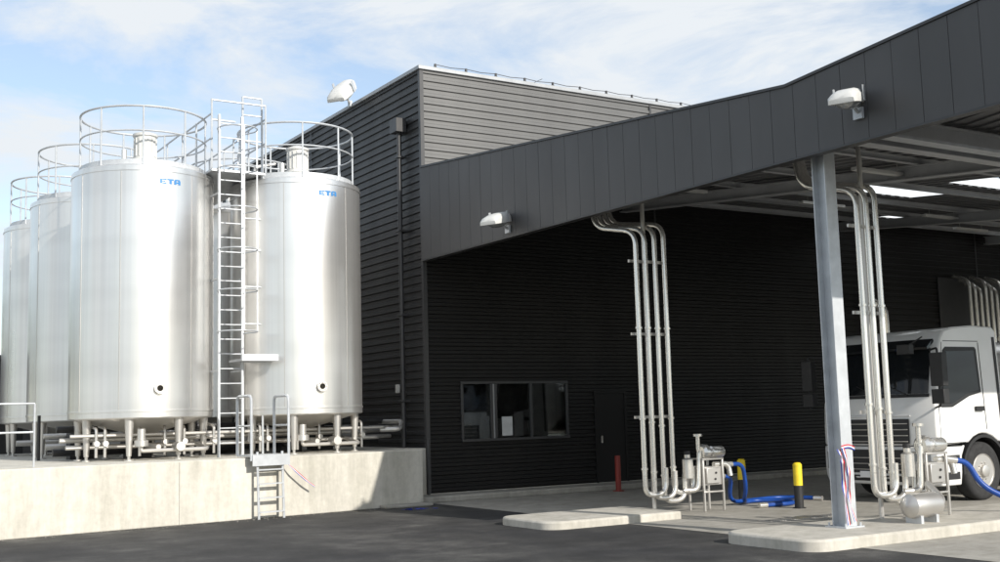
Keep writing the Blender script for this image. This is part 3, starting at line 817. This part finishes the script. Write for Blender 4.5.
def wheel(x, y, s, r=.5, w=.3):
    bm = BM()
    lathe(bm, [(.29, -w/2+.02), (.4, -w/2), (r-.05, -w/2+.01), (r-.01, -w/2+.04), (r, 0), (r-.01, w/2-.04), (r-.05, w/2-.01), (.4, w/2), (.29, w/2-.02)], (x, y, r), 48, 'y'); fin(bm, 'tyre', RUBBER, tr, ang=50)
    bm = BM()
    lathe(bm, [(.295, w/2-.01), (.28, w/2+.005), (.265, w/2-.03), (.24, w/2-.08), (.19, w/2-.09), (.17, w/2-.03), (.11, w/2-.02), (.1, w/2+.04), (.06, w/2+.05), (.001, w/2+.05)], (0, 0, 0), 32, 'y')
    for k in range(10): a = k*math.pi/5; cyl(bm, (.14*math.cos(a), w/2-.03, .14*math.sin(a)), (.14*math.cos(a), w/2+.01, .14*math.sin(a)), .014, seg=6)
    for v in bm.verts: v.co = Vector((x+v.co.x, y+s*v.co.y, r+v.co.z))
    fin(bm, 'rim', DULL, tr)
    bm = BM()
    for k in range(10):
        a = (k+.5)*math.pi/5; c = Vector((x+.215*math.cos(a), y+s*(w/2-.079), r+.215*math.sin(a)))
        cyl(bm, c, c+Vector((0, s*.004, 0)), .028, seg=12)
    fin(bm, 'rim_holes', BLACK, tr)
for s in (-1, 1): wheel(TX+1.38, TY+s*1.04, s)
for xx in (TX+5.1, TX+6.45):
    for s in (-1, 1): wheel(xx, TY+s*1.04, s)
bm = BM()
for s in (-1, 1):
    P = [(TX+1.38+.6*math.cos(R(a)), .52+.6*math.sin(R(a))) for a in range(-5, 186, 10)]; Q = [(TX+1.38+.55*math.cos(R(a)), .52+.55*math.sin(R(a))) for a in range(-5, 186, 10)]
    y0, y1 = sorted((TY+s*.75, TY+s*(HW+.015))); rr = []
    for (p, q) in zip(P, Q): rr.append([bm.verts.new((p[0], y0, p[1])), bm.verts.new((p[0], y1, p[1])), bm.verts.new((q[0], y1, q[1])), bm.verts.new((q[0], y0, q[1]))])
    for A, B_ in zip(rr, rr[1:]):
        for k in range(4): bm.faces.new((A[k], A[(k+1) % 4], B_[(k+1) % 4], B_[k]))
    bm.faces.new(rr[0]); bm.faces.new(rr[-1])
for s in (-.42, .38): box(bm, TX+.5, TX+8.3, TY+s, TY+s+.08, .75, 1.0)
box(bm, TX+.75, TX+2.1, TY-.75, TY+.75, .6, .965)
for s in (-1, 1): y0, y1 = sorted((TY+s*.6, TY+s*1.15)); box(bm, TX+2.3, TX+3.9, y0, y1, .45, .95)
for xx in (5.1, 6.45):
    for s in (-1, 1): y0, y1 = sorted((TY+s*.85, TY+s*1.22)); box(bm, TX+xx-.6, TX+xx+.6, y0, y1, 1.04, 1.08)
fin(bm, 'chassis_and_arches', BLACK, tr, smooth=False)
bm = BM()
lathe(bm, [(.001, 0), (.7, .03), (.95, .12), (1.0, .2), (1.0, 5.6), (.95, 5.7), (.001, 5.8)], (0, 0, 0), 48, 'x')
for v in bm.verts: v.co = Vector((TX+2.45+v.co.x, TY+v.co.y*1.2, 1.95+v.co.z*.85))
fin(bm, 'tank_body', SHELL, tr)

# ---------------------------------------------------------------- trees
def foliage_mat():
    m, nt, b = new_mat('foliage'); setp(b, (.06, .09, .03), .6)
    f = noise(nt, .8, 5, .6); nt.links.new(ramp(nt, f, [(.3, (.03, .05, .015)), (.7, (.1, .13, .04))]), b.inputs['Base Color'])
    return m
FOL = foliage_mat()
tl = empty('distant_tree_row', (-40, 40, 0))
bt = BM(); bl = BM(); rnd = random.Random(3)
for i in range(12):
    x = -62+i*4.6+rnd.uniform(-1, 1); y = 36+rnd.uniform(-4, 6)+ (i*.8); h = rnd.uniform(9, 12)
    cyl(bt, (x, y, 0), (x+.3, y, h*.7), .28, .1, 8)
    for k in range(6):
        a = rnd.uniform(0, 6.28); z = h*rnd.uniform(.3, .6); cyl(bt, (x+.1, y, z), (x+2*math.cos(a), y+2*math.sin(a), z+1.8), .1, .03, 6)
    cl = [(x+rnd.gauss(0, 1.3), y+rnd.gauss(0, 1.3), h*rnd.uniform(.35, .92), rnd.uniform(.7, 1.5)) for _ in range(16)]
    for (cx, cy, cz, cr) in cl:
        for _ in range(110):
            d = Vector((rnd.gauss(0, 1), rnd.gauss(0, 1), rnd.gauss(0, .8))).normalized()*cr*rnd.uniform(.5, 1.05)
            p = Vector((cx, cy, cz))+d; u = Vector((rnd.gauss(0, 1), rnd.gauss(0, 1), rnd.gauss(0, 1))).normalized(); w = u.orthogonal().normalized()
            s = rnd.uniform(.1, .2)
            vs = [bl.verts.new(p+u*s), bl.verts.new(p+w*s*.6), bl.verts.new(p-u*s), bl.verts.new(p-w*s*.6)]; bl.faces.new(vs)
fin(bt, 'trunks', BARK, tl); fin(bl, 'foliage', FOL, tl, smooth=False)

# ---------------------------------------------------------------- light, sky
sv = Vector((.15, -.987, 0)).normalized(); el = R(27)
sd = Vector((sv.x*math.cos(el), sv.y*math.cos(el), math.sin(el)))
sun = bpy.data.lights.new('sun', 'SUN'); sun.energy = 5; sun.angle = R(.5); sun.color = (1, .95, .87)
so = bpy.data.objects.new('sun', sun); scene.collection.objects.link(so); so.rotation_euler = sd.to_track_quat('Z', 'Y').to_euler(); so.location = (0, -30, 30)
w = bpy.data.worlds.new('World'); scene.world = w; w.use_nodes = True; nt = w.node_tree
bg = nt.nodes['Background']; sky = nt.nodes.new('ShaderNodeTexSky'); sky.sky_type = 'NISHITA'; sky.sun_disc = False
sky.sun_elevation = el; sky.sun_rotation = math.atan2(sv.x, sv.y); sky.air_density = 1.0; sky.dust_density = .5
tc = nt.nodes.new('ShaderNodeTexCoord'); mp = nt.nodes.new('ShaderNodeMapping'); mp.inputs['Scale'].default_value = (1.0, 1.0, 3.0); mp.inputs['Rotation'].default_value = (.1, .25, .4); mp.inputs['Location'].default_value = (.35, .2, .1)
n1 = nt.nodes.new('ShaderNodeTexNoise'); n1.inputs['Scale'].default_value = 4.2; n1.inputs['Detail'].default_value = 10; n1.inputs['Roughness'].default_value = .6; n1.inputs['Distortion'].default_value = .4
nt.links.new(tc.outputs['Generated'], mp.inputs[0]); nt.links.new(mp.outputs[0], n1.inputs['Vector'])
rp = nt.nodes.new('ShaderNodeValToRGB'); e0, e1 = rp.color_ramp.elements; e0.position = .4; e0.color = (.24, .24, .24, 1); e1.position = .58; e1.color = (1, 1, 1, 1)
nt.links.new(n1.outputs['Fac'], rp.inputs[0])
hs = nt.nodes.new('ShaderNodeHueSaturation'); hs.inputs['Saturation'].default_value = 1.0; hs.inputs['Value'].default_value = 1.25
nt.links.new(sky.outputs[0], hs.inputs['Color'])
mx = nt.nodes.new('ShaderNodeMix'); mx.data_type = 'RGBA'; nt.links.new(rp.outputs[0], mx.inputs[0]); nt.links.new(hs.outputs[0], mx.inputs[6]); mx.inputs[7].default_value = (5.6, 5.9, 6.2, 1)
nt.links.new(mx.outputs[2], bg.inputs[0]); bg.inputs[1].default_value = .15

# ---------------------------------------------------------------- camera
cd = bpy.data.cameras.new('camera'); cam = bpy.data.objects.new('camera', cd); scene.collection.objects.link(cam)
cd.sensor_width = 36; cd.lens = 41.4; cd.clip_end = 4000; cd.clip_start = .1
cam.matrix_world = Matrix.Translation((-11.17, -20.85, 1.65)) @ Matrix.Rotation(R(-32), 4, 'Z') @ Matrix.Rotation(R(96.7), 4, 'X') @ Matrix.Rotation(R(-1.56), 4, 'Z')
scene.camera = cam
scene.view_settings.view_transform = 'Standard'; scene.view_settings.look = 'None'; scene.view_settings.exposure = 0
